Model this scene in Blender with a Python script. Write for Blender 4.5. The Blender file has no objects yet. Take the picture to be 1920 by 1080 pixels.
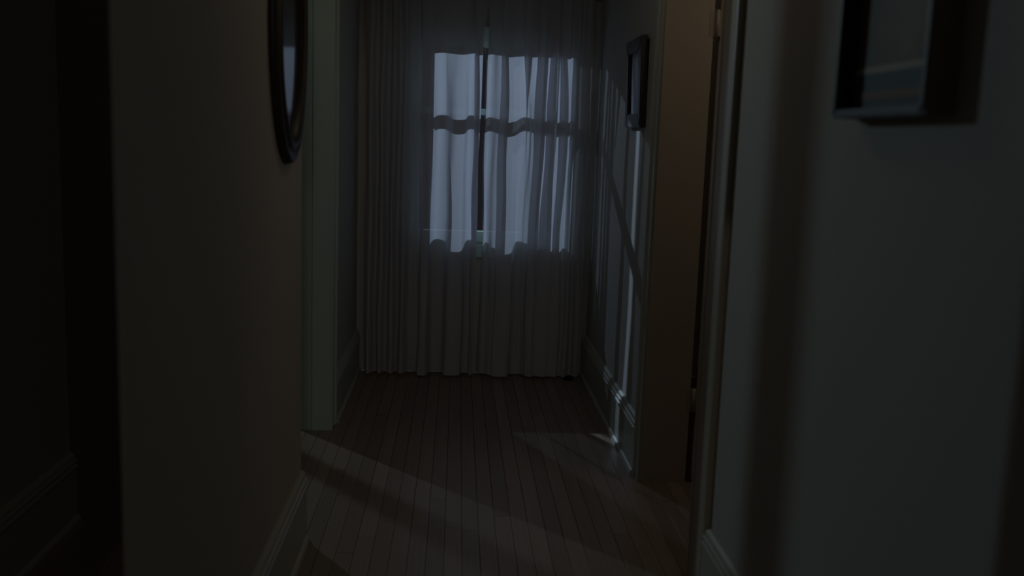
import bpy, bmesh, math, random
from mathutils import Vector, Matrix

random.seed(7)
scene = bpy.context.scene
COL = scene.collection

# ------------------------------------------------------------------ camera
cam_data = bpy.data.cameras.new('camera')
cam = bpy.data.objects.new('camera', cam_data)
COL.objects.link(cam)
cam_data.sensor_width = 36.0
cam_data.lens = 1836.0 / 1920.0 * 36.0
def _norm(v): return v.normalized()
_vy = _norm(Vector((860 - 960, 255 - 540, 1836.0)))            # hall axis in lens coordinates
_d = Vector((-0.035, 1.0, 0.0)); _d.z = -(_d.x * _vy.x + _d.y * _vy.y) / _vy.z
_d.normalize()
_vx = _d.cross(_vy); _vz = -_d
right = Vector((_vx[0], _vy[0], _vz[0])); down = Vector((_vx[1], _vy[1], _vz[1])); fwd = Vector((_vx[2], _vy[2], _vz[2]))
M = Matrix.Identity(4)
for r in range(3):
    M[r][0] = right[r]; M[r][1] = -down[r]; M[r][2] = -fwd[r]
M[0][3], M[1][3], M[2][3] = 0.0, 0.0, 1.35
cam.matrix_world = M
cam_data.clip_start = 0.05
cam_data.dof.use_dof = True
cam_data.dof.focus_distance = 5.0
cam_data.dof.aperture_fstop = 2.2
scene.camera = cam

# ------------------------------------------------------------------ world, lights, exposure
world = bpy.data.worlds.new('night')
scene.world = world
world.use_nodes = True
bg = world.node_tree.nodes['Background']
bg.inputs['Color'].default_value = (0.8, 0.8, 1.0, 1)
bg.inputs['Strength'].default_value = 0.012

def lamp(name, loc, color, watts, radius, kind='POINT'):
    d = bpy.data.lights.new(name, kind)
    d.color = color; d.energy = watts
    d.shadow_soft_size = radius
    o = bpy.data.objects.new(name, d); o.location = loc
    COL.objects.link(o)
    return o
# moon-blue lamp in the yard beyond the end window, and one beyond the side room's window
lamp('yard_light_end', (-1.20, 8.06, 2.58), (0.58, 0.76, 1.0), 330, 0.02)
lamp('yard_light_side', (-3.00, 6.87, 2.58), (0.66, 0.88, 1.0), 72, 0.020)
# dim warm lamp in the right-hand room, added greenish fill on the left jamb, added warm fill far behind the camera
lamp('room_light_right', (1.55, 3.25, 2.05), (1.0, 0.80, 0.60), 2.3, 0.25)
lamp('jamb_fill_left', (-1.35, 3.75, 2.15), (0.80, 1.0, 0.90), 0.15, 0.12)
lamp('back_fill_light', (0.75, -6.0, 3.12), (1.0, 0.92, 0.77), 70.0, 0.25)
lamp('hall_light_ceiling', (0.12, 3.25, 2.40), (1.0, 0.87, 0.70), 1.35, 0.12)

vs = scene.view_settings
vs.view_transform = 'Standard'
vs.look = 'None'
vs.exposure = 0.0
vs.gamma = 1.0
vs.use_curve_mapping = False

# ------------------------------------------------------------------ materials
def nodes_of(name):
    m = bpy.data.materials.new(name); m.use_nodes = True
    nt = m.node_tree
    return m, nt, nt.nodes['Principled BSDF']

def noise_paint(name, c1, c2, scale=3.0, rough=0.6, bump=0.03, bscale=120.0, spec=0.3, stretch=(1, 1, 1), rnd=0.0):
    m, nt, p = nodes_of(name)
    tc = nt.nodes.new('ShaderNodeTexCoord')
    mp = nt.nodes.new('ShaderNodeMapping'); mp.inputs['Scale'].default_value = stretch
    nt.links.new(tc.outputs['Object'], mp.inputs['Vector'])
    n = nt.nodes.new('ShaderNodeTexNoise'); n.inputs['Scale'].default_value = scale; n.inputs['Detail'].default_value = 5
    nt.links.new(mp.outputs['Vector'], n.inputs['Vector'])
    r = nt.nodes.new('ShaderNodeMix'); r.data_type = 'RGBA'
    r.inputs[6].default_value = (*c1, 1); r.inputs[7].default_value = (*c2, 1)
    nt.links.new(n.outputs['Fac'], r.inputs[0])
    out = r.outputs[2]
    if rnd > 0:
        oi = nt.nodes.new('ShaderNodeObjectInfo')
        mr = nt.nodes.new('ShaderNodeMapRange'); mr.inputs[3].default_value = 1 - rnd; mr.inputs[4].default_value = 1 + rnd
        nt.links.new(oi.outputs['Random'], mr.inputs[0])
        h = nt.nodes.new('ShaderNodeHueSaturation')
        nt.links.new(mr.outputs[0], h.inputs['Value']); nt.links.new(out, h.inputs['Color'])
        out = h.outputs['Color']
    nt.links.new(out, p.inputs['Base Color'])
    p.inputs['Roughness'].default_value = rough
    p.inputs['Specular IOR Level'].default_value = spec
    if bump > 0:
        n2 = nt.nodes.new('ShaderNodeTexNoise'); n2.inputs['Scale'].default_value = bscale; n2.inputs['Detail'].default_value = 3
        nt.links.new(mp.outputs['Vector'], n2.inputs['Vector'])
        b = nt.nodes.new('ShaderNodeBump'); b.inputs['Strength'].default_value = bump; b.inputs['Distance'].default_value = 0.01
        nt.links.new(n2.outputs['Fac'], b.inputs['Height']); nt.links.new(b.outputs['Normal'], p.inputs['Normal'])
    return m

MAT = {}
MAT['wall'] = noise_paint('plaster_wall', (0.45, 0.435, 0.395), (0.50, 0.485, 0.445), 2.0, 0.75, 0.06, 90)
MAT['trim'] = noise_paint('pale_green_trim_paint', (0.42, 0.54, 0.48), (0.47, 0.60, 0.53), 4.0, 0.38, 0.02, 60, 0.45)
MAT['base'] = noise_paint('drab_baseboard_paint', (0.41, 0.415, 0.35), (0.46, 0.465, 0.39), 4.0, 0.40, 0.02, 60, 0.45)
MAT['door'] = noise_paint('tan_door_paint', (0.42, 0.37, 0.30), (0.48, 0.42, 0.34), 4.0, 0.42, 0.03, 60, 0.4, (3, 3, 0.4))
MAT['ceiling'] = noise_paint('ceiling_plaster', (0.5, 0.5, 0.48), (0.55, 0.55, 0.53), 2.0, 0.85, 0.05, 80)
MAT['plank'] = noise_paint('dark_floor_wood', (0.20, 0.148, 0.115), (0.33, 0.255, 0.20), 6.0, 0.36, 0.05, 40, 0.5, (14, 0.7, 14), 0.13)
MAT['subfloor'] = noise_paint('dark_subfloor', (0.02, 0.015, 0.012), (0.03, 0.022, 0.018), 4.0, 0.8, 0.0)
MAT['frame_wood'] = noise_paint('near_black_wood', (0.026, 0.020, 0.016), (0.040, 0.030, 0.024), 8.0, 0.45, 0.03, 60, 0.35, (1, 6, 6))
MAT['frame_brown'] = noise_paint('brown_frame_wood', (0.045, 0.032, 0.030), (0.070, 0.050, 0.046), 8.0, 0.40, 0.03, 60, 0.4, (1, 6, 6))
MAT['brass'] = noise_paint('dull_brass', (0.28, 0.22, 0.13), (0.36, 0.28, 0.16), 20.0, 0.45, 0.02, 80, 0.5)
MAT['brass'].node_tree.nodes['Principled BSDF'].inputs['Metallic'].default_value = 0.8
MAT['painted_hinge'] = noise_paint('painted_hinge', (0.36, 0.32, 0.26), (0.42, 0.36, 0.29), 20.0, 0.45, 0.02, 80, 0.4)
MAT['iron'] = noise_paint('dark_iron', (0.03, 0.03, 0.03), (0.05, 0.05, 0.05), 20.0, 0.5, 0.02, 80, 0.4)
MAT['paper'] = noise_paint('faded_print', (0.06, 0.050, 0.038), (0.30, 0.245, 0.185), 7.0, 0.6, 0.0)
MAT['pale_line'] = noise_paint('pale_print_line', (0.42, 0.40, 0.30), (0.48, 0.45, 0.34), 9.0, 0.6, 0.0)
MAT['teal_band'] = noise_paint('teal_print_band', (0.05, 0.09, 0.11), (0.08, 0.14, 0.16), 9.0, 0.6, 0.0)
MAT['brown_line'] = noise_paint('brown_print_line', (0.20, 0.13, 0.07), (0.26, 0.17, 0.10), 9.0, 0.6, 0.0)
MAT['grey_print'] = noise_paint('grey_print', (0.10, 0.10, 0.11), (0.20, 0.20, 0.21), 6.0, 0.5, 0.0)

def mirror_mat():
    m, nt, p = nodes_of('old_mirror_silver')
    p.inputs['Metallic'].default_value = 0.85
    p.inputs['Base Color'].default_value = (0.10, 0.105, 0.10, 1)
    n = nt.nodes.new('ShaderNodeTexNoise'); n.inputs['Scale'].default_value = 14
    mr = nt.nodes.new('ShaderNodeMapRange'); mr.inputs[3].default_value = 0.06; mr.inputs[4].default_value = 0.12
    nt.links.new(n.outputs['Fac'], mr.inputs[0]); nt.links.new(mr.outputs[0], p.inputs['Roughness'])
    return m
MAT['mirror'] = mirror_mat()

def glass_mat():
    m = bpy.data.materials.new('window_glass'); m.use_nodes = True
    nt = m.node_tree
    nt.nodes.clear()
    out = nt.nodes.new('ShaderNodeOutputMaterial')
    t = nt.nodes.new('ShaderNodeBsdfTransparent'); t.inputs['Color'].default_value = (0.96, 0.97, 0.97, 1)
    g = nt.nodes.new('ShaderNodeBsdfGlossy'); g.inputs['Roughness'].default_value = 0.04
    lw = nt.nodes.new('ShaderNodeLayerWeight'); lw.inputs['Blend'].default_value = 0.5
    pw = nt.nodes.new('ShaderNodeMath'); pw.operation = 'POWER'; pw.inputs[1].default_value = 5.0
    nt.links.new(lw.outputs['Facing'], pw.inputs[0])
    fr = nt.nodes.new('ShaderNodeMath'); fr.operation = 'MULTIPLY_ADD'; fr.inputs[1].default_value = 0.92; fr.inputs[2].default_value = 0.04
    nt.links.new(pw.outputs[0], fr.inputs[0])
    mx = nt.nodes.new('ShaderNodeMixShader')
    nt.links.new(fr.outputs[0], mx.inputs[0]); nt.links.new(t.outputs[0], mx.inputs[1]); nt.links.new(g.outputs[0], mx.inputs[2])
    nt.links.new(mx.outputs[0], out.inputs['Surface'])
    return m
MAT['glass'] = glass_mat()

def curtain_mat():
    m = bpy.data.materials.new('sheer_curtain_cloth'); m.use_nodes = True
    nt = m.node_tree
    nt.nodes.clear()
    out = nt.nodes.new('ShaderNodeOutputMaterial')
    tc = nt.nodes.new('ShaderNodeTexCoord')
    n = nt.nodes.new('ShaderNodeTexNoise'); n.inputs['Scale'].default_value = 260; n.inputs['Detail'].default_value = 2
    nt.links.new(tc.outputs['Object'], n.inputs['Vector'])
    mr = nt.nodes.new('ShaderNodeMapRange'); mr.inputs[3].default_value = 0.80; mr.inputs[4].default_value = 1.05
    nt.links.new(n.outputs['Fac'], mr.inputs[0])
    cc = nt.nodes.new('ShaderNodeMix'); cc.data_type = 'RGBA'; cc.blend_type = 'MULTIPLY'; cc.inputs[0].default_value = 1.0
    cc.inputs[6].default_value = (0.76, 0.76, 0.82, 1)
    nt.links.new(mr.outputs[0], cc.inputs[7])
    df = nt.nodes.new('ShaderNodeBsdfDiffuse'); tl = nt.nodes.new('ShaderNodeBsdfTranslucent'); tp = nt.nodes.new('ShaderNodeBsdfTransparent')
    nt.links.new(cc.outputs[2], df.inputs['Color']); nt.links.new(cc.outputs[2], tl.inputs['Color'])
    m1 = nt.nodes.new('ShaderNodeMixShader'); m1.inputs[0].default_value = 0.355
    nt.links.new(df.outputs[0], m1.inputs[1]); nt.links.new(tl.outputs[0], m1.inputs[2])
    m2 = nt.nodes.new('ShaderNodeMixShader'); m2.inputs[0].default_value = 0.14
    nt.links.new(m1.outputs[0], m2.inputs[1]); nt.links.new(tp.outputs[0], m2.inputs[2])
    nt.links.new(m2.outputs[0], out.inputs['Surface'])
    return m
MAT['curtain'] = curtain_mat()

# ------------------------------------------------------------------ mesh helpers
def box(bm, x0, x1, y0, y1, z0, z1, bevel=0.0):
    vs_ = [bm.verts.new((x, y, z)) for x in (x0, x1) for y in (y0, y1) for z in (z0, z1)]
    idx = [(0, 1, 3, 2), (4, 6, 7, 5), (0, 4, 5, 1), (2, 3, 7, 6), (0, 2, 6, 4), (1, 5, 7, 3)]
    fs = [bm.faces.new([vs_[i] for i in f]) for f in idx]
    if bevel > 0:
        es = {e for f in fs for e in f.edges}
        bmesh.ops.bevel(bm, geom=list(es), offset=bevel, segments=1, affect='EDGES', profile=0.5)
    return fs

def extrude_y(bm, prof, y0, y1):
    """closed profile [(x, z)...] swept from y0 to y1"""
    a = [bm.verts.new((x, y0, z)) for x, z in prof]; b = [bm.verts.new((x, y1, z)) for x, z in prof]
    n = len(prof)
    for i in range(n):
        j = (i + 1) % n
        bm.faces.new((a[i], a[j], b[j], b[i]))
    bm.faces.new(a); bm.faces.new(b[::-1])

def extrude_z(bm, prof, z0, z1):
    a = [bm.verts.new((x, y, z0)) for x, y in prof]; b = [bm.verts.new((x, y, z1)) for x, y in prof]
    n = len(prof)
    for i in range(n):
        j = (i + 1) % n
        bm.faces.new((a[i], a[j], b[j], b[i]))
    bm.faces.new(a[::-1]); bm.faces.new(b)

def cyl(bm, p0, p1, r, n=14):
    p0 = Vector(p0); p1 = Vector(p1); ax = (p1 - p0).normalized()
    u = ax.orthogonal().normalized(); v = ax.cross(u)
    ra = [bm.verts.new(p0 + (u * math.cos(t) + v * math.sin(t)) * r) for t in [2 * math.pi * i / n for i in range(n)]]
    rb = [bm.verts.new(p1 + (u * math.cos(t) + v * math.sin(t)) * r) for t in [2 * math.pi * i / n for i in range(n)]]
    for i in range(n):
        j = (i + 1) % n
        bm.faces.new((ra[i], ra[j], rb[j], rb[i]))
    bm.faces.new(ra[::-1]); bm.faces.new(rb)

def sphere(bm, c, r, sx=1, sy=1, sz=1):
    bmesh.ops.create_uvsphere(bm, u_segments=16, v_segments=10, radius=r,
                              matrix=Matrix.Translation(c) @ Matrix.Diagonal((sx, sy, sz, 1)))

def obj(name, bm, mat, parent=None, smooth=False):
    bmesh.ops.recalc_face_normals(bm, faces=bm.faces[:])
    me = bpy.data.meshes.new(name); bm.to_mesh(me); bm.free()
    me.materials.append(MAT[mat])
    if smooth:
        for p in me.polygons: p.use_smooth = True
    o = bpy.data.objects.new(name, me); COL.objects.link(o)
    if parent is not None:
        o.parent = parent
        o.matrix_parent_inverse = parent.matrix_basis.inverted()
    return o

def empty(name, loc=(0, 0, 0)):
    o = bpy.data.objects.new(name, None); o.location = loc; COL.objects.link(o)
    o.empty_display_size = 0.05
    return o

def tag(o, label, cat, group=None, kind=None):
    o['label'] = label; o['category'] = cat
    if group: o['group'] = group
    if kind: o['kind'] = kind
    return o

def boxes(name, mat, lst, parent=None, bevel=0.0):
    bm = bmesh.new()
    for b in lst: box(bm, *b, bevel=bevel)
    return obj(name, bm, mat, parent)

# ------------------------------------------------------------------ main measures (metres)
XR = 0.765                     # hall face of the right wall
XLN = -0.490                   # hall face of the near left wall
XLF = -0.555                   # hall face of the far left wall
YW = 5.54                      # inner face of the end wall
ZC = 2.55                      # ceiling
RD0, RD1 = 2.89, 3.74          # right doorway
LD0, LD1 = 3.13, 4.36          # left opening

# ------------------------------------------------------------------ floor
floor = boxes('floor', 'subfloor', [(-2.9, 2.9, -2.6, 5.64, -0.12, -0.022)])
tag(floor, 'dark narrow-board wooden floor running the length of the hall', 'floor', kind='structure')
PW = 0.0585
bmp = bmesh.new(); box(bmp, -PW / 2 + 0.0006, PW / 2 - 0.0006, -0.4995, 0.4995, -0.022, 0.0, bevel=0.0)
top_edges = [e for e in bmp.edges if all(abs(v.co.z) < 1e-6 for v in e.verts) and abs(e.verts[0].co.x - e.verts[1].co.x) < 1e-6]
bmesh.ops.bevel(bmp, geom=top_edges, offset=0.0011, segments=1, affect='EDGES')
plank_me = bpy.data.meshes.new('plank'); bmp.to_mesh(plank_me); bmp.free()
plank_me.materials.append(MAT['plank'])
x = -1.27
while x < 1.50:
    y = -0.2 - random.random() * 1.2
    while y < 5.53:
        L = random.uniform(1.6, 2.6)
        y1 = min(y + L, 5.53)
        if y1 - y > 0.15:
            o = bpy.data.objects.new('plank', plank_me); COL.objects.link(o)
            o.parent = floor
            o.location = (x, (y + y1) / 2, random.uniform(-0.0006, 0.0)); o.scale = (1, y1 - y, 1)
        y = y1
    x += PW

# ------------------------------------------------------------------ walls and ceiling
ceil = boxes('ceiling', 'ceiling', [(-2.9, 2.9, -0.6, 5.64, ZC, ZC + 0.1)])
tag(ceil, 'plain plaster ceiling over the hall, above the picture', 'ceiling', kind='structure')

w = boxes('wall_right', 'wall', [(XR, 0.942, -0.6, RD0, 0, ZC), (XR, 0.942, RD1 + 0.02, YW, 0, ZC), (XR, 0.942, RD0, RD1 + 0.02, 2.06, ZC)])
tag(w, 'right hall wall with a doorway and two framed pictures', 'wall', kind='structure')

bm = bmesh.new(); extrude_z(bm, [(XLN, 1.44), (XLN, LD0), (XLN - 0.034, LD0), (XLN - 0.001, 1.44)], 0, ZC); w = obj('wall_left', bm, 'wall')
tag(w, 'near left hall wall carrying the oval mirror', 'wall', kind='structure')
w = boxes('wall_left_far', 'wall', [(XLF - 0.12, XLF, LD1 + 0.015, YW, 0, ZC), (XLF - 0.12, XLF, LD0, LD1 + 0.015, 2.36, ZC)])
tag(w, 'short left wall between the pale green jamb and the curtained window', 'wall', kind='structure')

# end wall with window opening (and the side room's window)
WX0, WX1, WZ0, WZ1 = -0.215, 0.545, 0.817, 1.842          # glass-side opening of the end window
F = 0.055                                                  # frame width
SX0, SX1, SZ0, SZ1 = -2.35, -1.62, 0.82, 2.44              # side-room window opening
def wall_with_holes(bm, x0, x1, z1, y0, y1, holes):
    xs = x0
    for hx0, hx1, hz0, hz1 in holes:
        box(bm, xs, hx0, y0, y1, 0, z1)
        box(bm, hx0, hx1, y0, y1, 0, hz0); box(bm, hx0, hx1, y0, y1, hz1, z1)
        xs = hx1
    box(bm, xs, x1, y0, y1, 0, z1)
bm = bmesh.new()
wall_with_holes(bm, -2.9, 2.9, ZC, YW, YW + 0.10, [(SX0 - F, SX1 + F, SZ0 - F, SZ1 + F), (WX0 - F, WX1 + F, WZ0 - F, WZ1 + F)])
w = obj('wall_end', bm, 'wall'); tag(w, 'end wall of the hall behind the curtains', 'wall', kind='structure')

w = boxes('wall_passage', 'wall', [(-1.41, -1.29, 0.2, 3.28, 0, ZC)])
tag(w, 'dark wall deep in the black opening at far left', 'wall', kind='structure')
bm = bmesh.new(); extrude_z(bm, [(XLN - 0.034, 3.08), (XLN - 0.034, LD0), (-0.67, 3.33), (-2.9, 3.33), (-2.9, 3.28), (-0.70, 3.28)], 0, ZC); w = obj('wall_partition', bm, 'frame_brown')  # dark brown stands in for the shade of the unlit opening
tag(w, 'cross wall coloured dark as shade, closing the black opening at far left', 'wall', kind='structure')
w = boxes('wall_room_left', 'wall', [(-2.9, -2.8, 3.33, YW, 0, ZC)])
tag(w, 'outer wall of the unseen left room', 'wall', kind='structure')
w = boxes('wall_room_right', 'wall', [(2.8, 2.9, 1.2, YW, 0, ZC), (0.942, 2.9, 1.1, 1.2, 0, ZC)])
tag(w, 'wall of the dark room beyond the open door on the right', 'wall', kind='structure')

# ------------------------------------------------------------------ baseboards
def base_prof(xw, s):
    """moulded baseboard on a wall face x = xw, s = +1 when it stands out towards +x"""
    p = [(0, 0), (0.030, 0), (0.030, 0.010), (0.026, 0.018), (0.019, 0.023), (0.019, 0.186), (0.024, 0.190), (0.024, 0.199), (0.017, 0.203),
         (0.021, 0.208), (0.021, 0.217), (0.014, 0.221), (0.016, 0.226), (0.013, 0.235), (0.005, 0.243), (0, 0.243)]
    return [(xw + s * a, z) for a, z in p]
def baseboard(name, xw, s, y0, y1, label):
    bm = bmesh.new(); extrude_y(bm, base_prof(xw, s), y0, y1)
    o = obj(name, bm, 'base'); return tag(o, label, 'baseboard', kind='structure')
baseboard('baseboard_right_near', XR, -1, -0.6, 2.695, 'moulded baseboard at the foot of the near right wall')
baseboard('baseboard_right_far', XR, -1, RD1 + 0.085, YW, 'moulded baseboard under the small framed picture, crossed by the light bar')
baseboard('baseboard_left_near', XLN, 1, 1.44, LD0, 'moulded baseboard under the oval mirror')
baseboard('baseboard_left_far', XLF, 1, LD1 + 0.12, YW, 'moulded baseboard between the pale green jamb and the curtains')
baseboard('baseboard_passage', -1.29, 1, 0.2, 3.28, 'faint baseboard in the black opening at far left')

# ------------------------------------------------------------------ door trims
def casing_prof(xw, s, ya, yb):
    """casing on wall face xw standing out by s; ya = opening edge, yb = outer edge (plan profile x, y)"""
    d = yb - ya
    pts = [(0, 0), (0.016, 0), (0.022, 0.05), (0.022, 0.13), (0.016, 0.16), (0.016, 0.72), (0.020, 0.76), (0.030, 0.81), (0.033, 0.86), (0.033, 0.97), (0.030, 1.0), (0, 1.0)]
    return [(xw + s * 0.62 * a, ya + d * b) for a, b in pts]
t = empty('trim_1', (XR, RD0, 0)); tag(t, 'painted jamb and casing around the right-hand doorway', 'door trim', kind='structure')
boxes('jamb', 'door', [(XR - 0.002, 0.946, RD1, RD1 + 0.02, 0, 2.06)], t)
boxes('jamb', 'door', [(XR - 0.002, 0.946, RD0 - 0.001, RD0 + 0.018, 0, 2.06)], t)
boxes('head_jamb', 'door', [(XR - 0.002, 0.946, RD0 + 0.018, RD1, 2.04, 2.06)], t)
boxes('door_stop', 'door', [(0.80, 0.835, RD0 + 0.018, RD0 + 0.030, 0, 2.04)], t)
bm = bmesh.new(); extrude_z(bm, casing_prof(XR, -1, RD1 + 0.006, RD1 + 0.085), 0.0, 2.17); obj('casing', bm, 'base', t)
bm = bmesh.new(); extrude_z(bm, casing_prof(XR, -1, RD0 + 0.004, RD0 - 0.195), 0.0, 2.17); obj('casing', bm, 'door', t)
boxes('head_casing', 'trim', [(XR - 0.024, XR, RD0 + 0.004, RD1 + 0.006, 2.05, 2.17)], t)

t = empty('trim_2', (XLF, LD1, 0)); tag(t, 'pale green painted jamb and casing of the left opening', 'door trim', kind='structure')
boxes('jamb', 'trim', [(XLF - 0.078, XLF + 0.004, LD1, LD1 + 0.015, 0, 2.36)], t)
boxes('jamb', 'trim', [(XLF - 0.135, XLF - 0.083, LD1, LD1 + 0.015, 0, 2.36)], t)
boxes('jamb_backing', 'trim', [(XLF - 0.083, XLF - 0.078, LD1 + 0.008, LD1 + 0.015, 0, 2.36)], t)
bm = bmesh.new(); extrude_z(bm, casing_prof(XLF, 1, LD1 + 0.008, LD1 + 0.12), 0.0, 2.47); obj('casing', bm, 'trim', t)

# ------------------------------------------------------------------ open door (right room)
DY = RD1 + 0.003
d = empty('door_1', (0.972, DY, 0)); tag(d, 'tan painted panel door standing open into the right room', 'door', kind='structure')
DX0, DX1, DT = 0.972, 1.775, 0.036
for a, b in ((DX0, DX0 + 0.115), (DX1 - 0.115, DX1)):
    boxes('stile', 'door', [(a, b, DY, DY + DT, 0.012, 2.03)], d, 0.002)
for z0, z1 in ((0.012, 0.23), (0.90, 1.08), (1.90, 2.03)):
    boxes('rail', 'door', [(DX0 + 0.115, DX1 - 0.115, DY, DY + DT, z0, z1)], d, 0.002)
xm = (DX0 + DX1) / 2
for z0, z1 in ((0.23, 0.90), (1.08, 1.90)):
    boxes('mullion', 'door', [(xm - 0.05, xm + 0.05, DY, DY + DT, z0, z1)], d, 0.002)
    for a, b in ((DX0 + 0.115, xm - 0.05), (xm + 0.05, DX1 - 0.115)):
        boxes('panel', 'door', [(a, b, DY + 0.012, DY + DT - 0.012, z0, z1)], d)
for z0, z1 in ((0.298, 0.388), (1.755, 1.848)):
    bm = bmesh.new(); box(bm, 0.930, 0.990, DY - 0.004, DY + 0.0005, z0, z1)
    h = obj('hinge', bm, 'painted_hinge', d)
    bm = bmesh.new(); cyl(bm, (0.959, DY - 0.006, z0 - 0.003), (0.959, DY - 0.006, z1 + 0.003), 0.007)
    obj('hinge_pin', bm, 'painted_hinge', h, True)
bm = bmesh.new(); cyl(bm, (1.715, DY - 0.045, 0.99), (1.715, DY, 0.99), 0.009); sphere(bm, (1.715, DY - 0.055, 0.99), 0.028, 1, 0.8, 1)
cyl(bm, (1.715, DY - 0.006, 0.99), (1.715, DY, 0.99), 0.026)
obj('door_knob', bm, 'brass', d, True)

# ------------------------------------------------------------------ windows
def window(name, label, x0, x1, z0, z1, rail, mull):
    wn = empty(name, ((x0 + x1) / 2, YW + 0.05, z0)); tag(wn, label, 'window', kind='structure')
    y0, y1 = YW + 0.028, YW + 0.072
    boxes('frame_side', 'trim', [(x0 - F, x0, y0 - 0.02, y1 + 0.005, z0 - F, z1 + F)], wn)
    boxes('frame_side', 'trim', [(x1, x1 + F, y0 - 0.02, y1 + 0.005, z0 - F, z1 + F)], wn)
    boxes('frame_head', 'trim', [(x0, x1, y0 - 0.02, y1 + 0.005, z1, z1 + F)], wn)
    boxes('frame_bottom', 'trim', [(x0, x1, y0 - 0.02, y1 + 0.005, z0 - F, z0)], wn)
    if rail:
        boxes('meeting_rail', 'trim', [(x0, x1, y0, y1 + 0.045, rail[0], rail[1])], wn, 0.003)
        zs = ((z0, rail[0]), (rail[1], z1))
    else:
        zs = ((z0, z1),)
    xs = ((x0, x1),)
    if mull:
        boxes('mullion', 'trim', [(mull[0], mull[1], y0 + 0.005, y1 - 0.005, z0, z1)], wn)
        xs = ((x0, mull[0]), (mull[1], x1))
    for a, b in zs:
        for c, e in xs:
            boxes('pane', 'glass', [(c, e, y0 + 0.020, y0 + 0.024, a, b)], wn)
    boxes('casing', 'trim', [(x0 - F - 0.06, x0 - F + 0.02, YW - 0.018, YW, z0 - F, z1 + F + 0.05)], wn)
    boxes('casing', 'trim', [(x1 + F - 0.02, x1 + F + 0.06, YW - 0.018, YW, z0 - F, z1 + F + 0.05)], wn)
    boxes('head_casing', 'trim', [(x0 - F + 0.02, x1 + F - 0.02, YW - 0.018, YW, z1 + F - 0.02, z1 + F + 0.05)], wn)
    boxes('sill', 'trim', [(x0 - F - 0.05, x1 + F + 0.05, YW - 0.022, YW + 0.008, z0 - F - 0.005, z0 - F + 0.022)], wn, 0.003)
    boxes('apron', 'trim', [(x0 - F - 0.04, x1 + F + 0.04, YW - 0.014, YW, z0 - F - 0.09, z0 - F - 0.005)], wn)
    return wn
window('window_1', 'pale painted sash window at the end of the hall, behind sheer curtains', WX0, WX1, WZ0, WZ1, (1.470, 1.505), None)
window('window_2', 'unseen window of the left room that lets in blue night light', SX0, SX1, SZ0, SZ1, None, (-1.982, -1.937))  # mullion added to cast the upright shadow stripe on the near right wall

# ------------------------------------------------------------------ curtains
def catmull(pts, n):
    out = []
    m = len(pts)
    for i in range(m - 1):
        p0 = pts[max(i - 1, 0)]; p1 = pts[i]; p2 = pts[i + 1]; p3 = pts[min(i + 2, m - 1)]
        for k in range(n):
            t_ = k / n
            q = []
            for a in range(2):
                q.append(0.5 * ((2 * p1[a]) + (-p0[a] + p2[a]) * t_ + (2 * p0[a] - 5 * p1[a] + 4 * p2[a] - p3[a]) * t_ ** 2 + (-p0[a] + 3 * p1[a] - 3 * p2[a] + p3[a]) * t_ ** 3))
            out.append(q)
    out.append(list(pts[-1]))
    return out

def curtain(name, label, levels, seed, parent_loc, smin):
    """levels: [(z, [(x, y)...])] from top to bottom, the same count of plan points at every level"""
    root = empty(name, parent_loc); tag(root, label, 'curtain', 'sheer curtains at the end window')
    rnd = random.Random(seed)
    ph = [rnd.uniform(0, 6.28) for _ in range(40)]
    NZ = 90
    ztop, zbot = levels[0][0], levels[-1][0]
    bm = bmesh.new(); prev = None
    for r in range(NZ + 1):
        z = ztop + (zbot - ztop) * r / NZ
        for k in range(len(levels) - 1):
            if levels[k][0] >= z >= levels[k + 1][0] - 1e-9: break
        t_ = (levels[k][0] - z) / (levels[k][0] - levels[k + 1][0])
        t_ = t_ * t_ * (3 - 2 * t_)
        pa, pb = levels[k][1], levels[k + 1][1]
        pts = []
        for i, (a, b) in enumerate(zip(pa, pb)):
            wob = 0.0035 * math.sin(z * 5.1 + ph[i % 40]) + 0.002 * math.sin(z * 11.0 + ph[(i * 3) % 40])
            pts.append((a[0] + (b[0] - a[0]) * t_ + wob, a[1] + (b[1] - a[1]) * t_ + 0.5 * wob))
        row = catmull(pts, 6)
        if zbot < 0.1 and r == NZ: pass
        vr = [bm.verts.new((p[0], p[1], z)) for p in row]
        if prev:
            for i in range(len(vr) - 1):
                bm.faces.new((prev[i], prev[i + 1], vr[i + 1], vr[i]))
        prev = vr
    return root, obj('cloth', bm, 'curtain', root, True)

# plan points: x along the end wall, y depth (window at 5.57)
LT = [(-.505, 5.455), (-.475, 5.42), (-.445, 5.465), (-.415, 5.42), (-.385, 5.465), (-.355, 5.425), (-.325, 5.47), (-.295, 5.43), (-.270, 5.475), (-.245, 5.475),
      (-.222, 5.47), (-.205, 5.44), (-.212, 5.425), (-.190, 5.41), (-.165, 5.405), (-.140, 5.43), (-.112, 5.447), (-.085, 5.450), (-.062, 5.444), (-.038, 5.434), (-.008, 5.428),
      (.025, 5.432), (.050, 5.448), (.072, 5.46), (.092, 5.452), (.074, 5.44), (.092, 5.425), (.108, 5.43), (.120, 5.44)]
LM = [(-.505, 5.455), (-.475, 5.41), (-.445, 5.47), (-.415, 5.415), (-.385, 5.47), (-.355, 5.42), (-.325, 5.475), (-.295, 5.42), (-.268, 5.478), (-.240, 5.478),
      (-.216, 5.475), (-.196, 5.44), (-.208, 5.42), (-.185, 5.40), (-.162, 5.395), (-.138, 5.43), (-.110, 5.465), (-.080, 5.470), (-.056, 5.456), (-.034, 5.424), (-.006, 5.412),
      (.030, 5.422), (.052, 5.47), (.080, 5.478), (.100, 5.455), (.080, 5.44), (.098, 5.425), (.110, 5.43), (.118, 5.44)]
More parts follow.
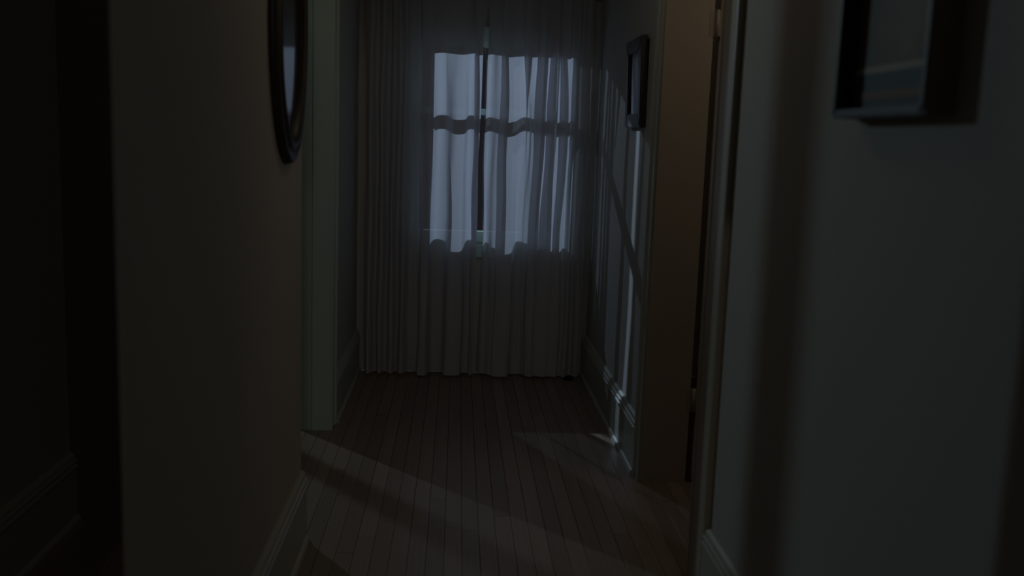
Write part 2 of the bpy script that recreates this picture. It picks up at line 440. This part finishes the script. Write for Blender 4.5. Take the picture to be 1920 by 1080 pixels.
LB = [(-.505, 5.455), (-.475, 5.40), (-.445, 5.475), (-.415, 5.405), (-.385, 5.475), (-.355, 5.41), (-.325, 5.48), (-.295, 5.41), (-.262, 5.482), (-.232, 5.482),
      (-.208, 5.475), (-.184, 5.43), (-.198, 5.40), (-.176, 5.385), (-.154, 5.39), (-.142, 5.45), (-.122, 5.485), (-.080, 5.485), (-.056, 5.46), (-.046, 5.41), (-.006, 5.40),
      (.036, 5.415), (.052, 5.475), (.085, 5.485), (.110, 5.455), (.086, 5.44), (.098, 5.42), (.106, 5.43), (.112, 5.44)]
RT = [(.148, 5.44), (.160, 5.455), (.178, 5.452), (.205, 5.44), (.240, 5.43), (.222, 5.42), (.243, 5.405), (.268, 5.41), (.293, 5.425), (.318, 5.43),
      (.345, 5.44), (.372, 5.445), (.338, 5.42), (.374, 5.405), (.398, 5.42), (.425, 5.44), (.458, 5.45), (.420, 5.425), (.460, 5.405), (.472, 5.42),
      (.520, 5.455), (.485, 5.44), (.525, 5.415), (.555, 5.45), (.525, 5.44), (.592, 5.42), (.610, 5.45), (.640, 5.42), (.668, 5.46), (.695, 5.43), (.72, 5.45)]
RM = [(.147, 5.44), (.164, 5.46), (.186, 5.458), (.206, 5.44), (.254, 5.43), (.216, 5.42), (.256, 5.40), (.285, 5.405), (.312, 5.425), (.336, 5.455),
      (.354, 5.475), (.368, 5.478), (.378, 5.476), (.388, 5.472), (.400, 5.465), (.420, 5.46), (.452, 5.455), (.408, 5.43), (.450, 5.405), (.462, 5.42),
      (.512, 5.455), (.470, 5.44), (.528, 5.415), (.580, 5.45), (.545, 5.44), (.592, 5.42), (.612, 5.45), (.640, 5.42), (.668, 5.465), (.695, 5.43), (.72, 5.45)]
RB = [(.146, 5.44), (.160, 5.47), (.180, 5.465), (.204, 5.44), (.250, 5.43), (.220, 5.41), (.250, 5.395), (.285, 5.395), (.312, 5.41), (.322, 5.46),
      (.338, 5.485), (.352, 5.488), (.366, 5.486), (.380, 5.48), (.396, 5.47), (.412, 5.46), (.440, 5.455), (.400, 5.43), (.438, 5.405), (.450, 5.42),
      (.500, 5.455), (.455, 5.44), (.515, 5.415), (.560, 5.45), (.525, 5.44), (.580, 5.42), (.606, 5.45), (.636, 5.42), (.664, 5.47), (.692, 5.43), (.72, 5.45)]
cl, _ = curtain('sheer_curtain', 'smooth pale sheer curtain covering the left half of the end window', [(2.11, LT[:-3] + [(.098, 5.43), (.124, 5.435), (.143, 5.44)]), (1.91, LT), (1.42, LM), (0.70, LB), (0.012, LB)], 3, (-.19, 5.44, 0), 0)
cr, _ = curtain('sheer_curtain', 'tightly gathered pale sheer curtain covering the right half of the end window', [(2.11, [(.136, 5.432)] + RT[1:]), (1.91, RT), (1.42, RM), (0.70, RB), (0.012, RB)], 5, (.43, 5.44, 0), 0)

rod = empty('curtain_rod', (0.11, 5.455, 2.127)); tag(rod, 'thin pale curtain rod along the tops of both sheer curtains', 'curtain rod')
bm = bmesh.new(); cyl(bm, (-.52, 5.445, 2.127), (.735, 5.445, 2.127), 0.007); obj('rod', bm, 'trim', rod, True)
for xx in (-.525, .742):
    bm = bmesh.new(); sphere(bm, (xx, 5.445, 2.127), 0.014); obj('finial', bm, 'trim', rod, True)
for xx in (-.512, .727):
    boxes('bracket', 'trim', [(xx - .006, xx + .006, 5.445, YW, 2.120, 2.134)], rod)

# ------------------------------------------------------------------ oval mirror on the near left wall
def oval_sweep(bm, cy, cz, ay, az, xw, prof, n=72):
    rings = []
    for i in range(n):
        a = 2 * math.pi * i / n
        nx, nz = math.cos(a) / ay, math.sin(a) / az
        ln = math.hypot(nx, nz); nx /= ln; nz /= ln
        rings.append([bm.verts.new((xw + h_, cy + ay * math.cos(a) + r_ * nx, cz + az * math.sin(a) + r_ * nz)) for r_, h_ in prof])
    m = len(prof)
    for i in range(n):
        j = (i + 1) % n
        for k in range(m):
            l = (k + 1) % m
            bm.faces.new((rings[i][k], rings[i][l], rings[j][l], rings[j][k]))
MCY, MCZ, MAY, MAZ = 2.845, 1.640, 0.260, 0.385
mr_ = empty('oval_mirror', (XLN, MCY, MCZ - MAZ)); tag(mr_, 'oval wall mirror in a dark ridged wooden frame on the near left wall', 'mirror')
bm = bmesh.new()
prof = [(0.0, 0.0), (0.0, 0.014), (-0.006, 0.022), (-0.016, 0.025), (-0.024, 0.020), (-0.029, 0.018), (-0.035, 0.021), (-0.046, 0.030), (-0.058, 0.028), (-0.066, 0.020), (-0.072, 0.010), (-0.072, 0.0)]
oval_sweep(bm, MCY, MCZ, MAY, MAZ, XLN, prof)
obj('frame', bm, 'frame_wood', mr_, True)
bm = bmesh.new()
ring = [bm.verts.new((XLN + 0.010, MCY + (MAY - .068) * math.cos(2 * math.pi * i / 64), MCZ + (MAZ - .068) * math.sin(2 * math.pi * i / 64))) for i in range(64)]
ring2 = [bm.verts.new((XLN + 0.004, v.co.y, v.co.z)) for v in ring]
bm.faces.new(ring); bm.faces.new(ring2[::-1])
for i in range(64):
    j = (i + 1) % 64
    bm.faces.new((ring[i], ring[j], ring2[j], ring2[i]))
obj('mirror_glass', bm, 'mirror', mr_)

# ------------------------------------------------------------------ framed pictures on the right wall
def frame_sides(root, xw, depth, y0, y1, z0, z1, wdt, mat, lip=0.0):
    x0, x1 = xw - depth, xw
    def prism(pts):
        bm = bmesh.new()
        a = [bm.verts.new((x0, p[0], p[1])) for p in pts]; b = [bm.verts.new((x1, p[0], p[1])) for p in pts]
        for i in range(4):
            j = (i + 1) % 4
            bm.faces.new((a[i], a[j], b[j], b[i]))
        bm.faces.new(a); bm.faces.new(b[::-1])
        es = [e for e in bm.edges if all(abs(v.co.x - x0) < 1e-6 for v in e.verts)]
        bmesh.ops.bevel(bm, geom=es, offset=min(0.004, wdt * .2), segments=2, affect='EDGES')
        return bm
    obj('frame_side', prism([(y0, z0), (y1, z0), (y1 - wdt, z0 + wdt), (y0 + wdt, z0 + wdt)]), mat, root)
    obj('frame_side', prism([(y0, z1), (y0 + wdt, z1 - wdt), (y1 - wdt, z1 - wdt), (y1, z1)]), mat, root)
    obj('frame_side', prism([(y0, z0), (y0 + wdt, z0 + wdt), (y0 + wdt, z1 - wdt), (y0, z1)]), mat, root)
    obj('frame_side', prism([(y1, z0), (y1, z1), (y1 - wdt, z1 - wdt), (y1 - wdt, z0 + wdt)]), mat, root)

# small picture far down the wall, leaning a little forward at the top
sp = empty('small_picture', (XR - 0.001, 4.22, 1.412)); tag(sp, 'small brown-framed picture under glass on the right wall above the light bar', 'picture')
frame_sides(sp, XR - 0.001, 0.026, 4.04, 4.395, 1.412, 1.782, 0.058, 'frame_brown')
boxes('print', 'grey_print', [(XR - 0.010, XR - 0.004, 4.09, 4.345, 1.462, 1.732)], sp)
boxes('glass_pane', 'glass', [(XR - 0.018, XR - 0.016, 4.092, 4.343, 1.464, 1.730)], sp)
sp.rotation_euler.y = math.radians(-1.6)

# large picture near the camera, a deep box frame
bp = empty('box_frame_picture', (XR, 1.69, 1.408)); tag(bp, 'large dark box-framed picture hanging on the near right wall', 'picture')
Y0, Y1, Z0, Z1 = 1.500, 1.876, 1.408, 1.93
frame_sides(bp, XR - 0.001, 0.050, Y0, Y1, Z0, Z1, 0.016, 'frame_wood')
XA = XR - 0.016
boxes('picture_print', 'paper', [(XA, XA + 0.006, Y0 + .016, Y1 - .016, 1.500, Z1 - .016)], bp)
boxes('pale_border_line', 'pale_line', [(XA - .001, XA + 0.006, Y0 + .016, Y1 - .016, 1.488, 1.500)], bp)
boxes('teal_border_band', 'teal_band', [(XA, XA + 0.006, Y0 + .016, Y1 - .016, 1.456, 1.488)], bp)
boxes('brown_border_line', 'brown_line', [(XA - .001, XA + 0.006, Y0 + .016, Y1 - .016, 1.440, 1.456)], bp)
boxes('lower_border', 'teal_band', [(XA, XA + 0.006, Y0 + .016, Y1 - .016, 1.424, 1.440)], bp)
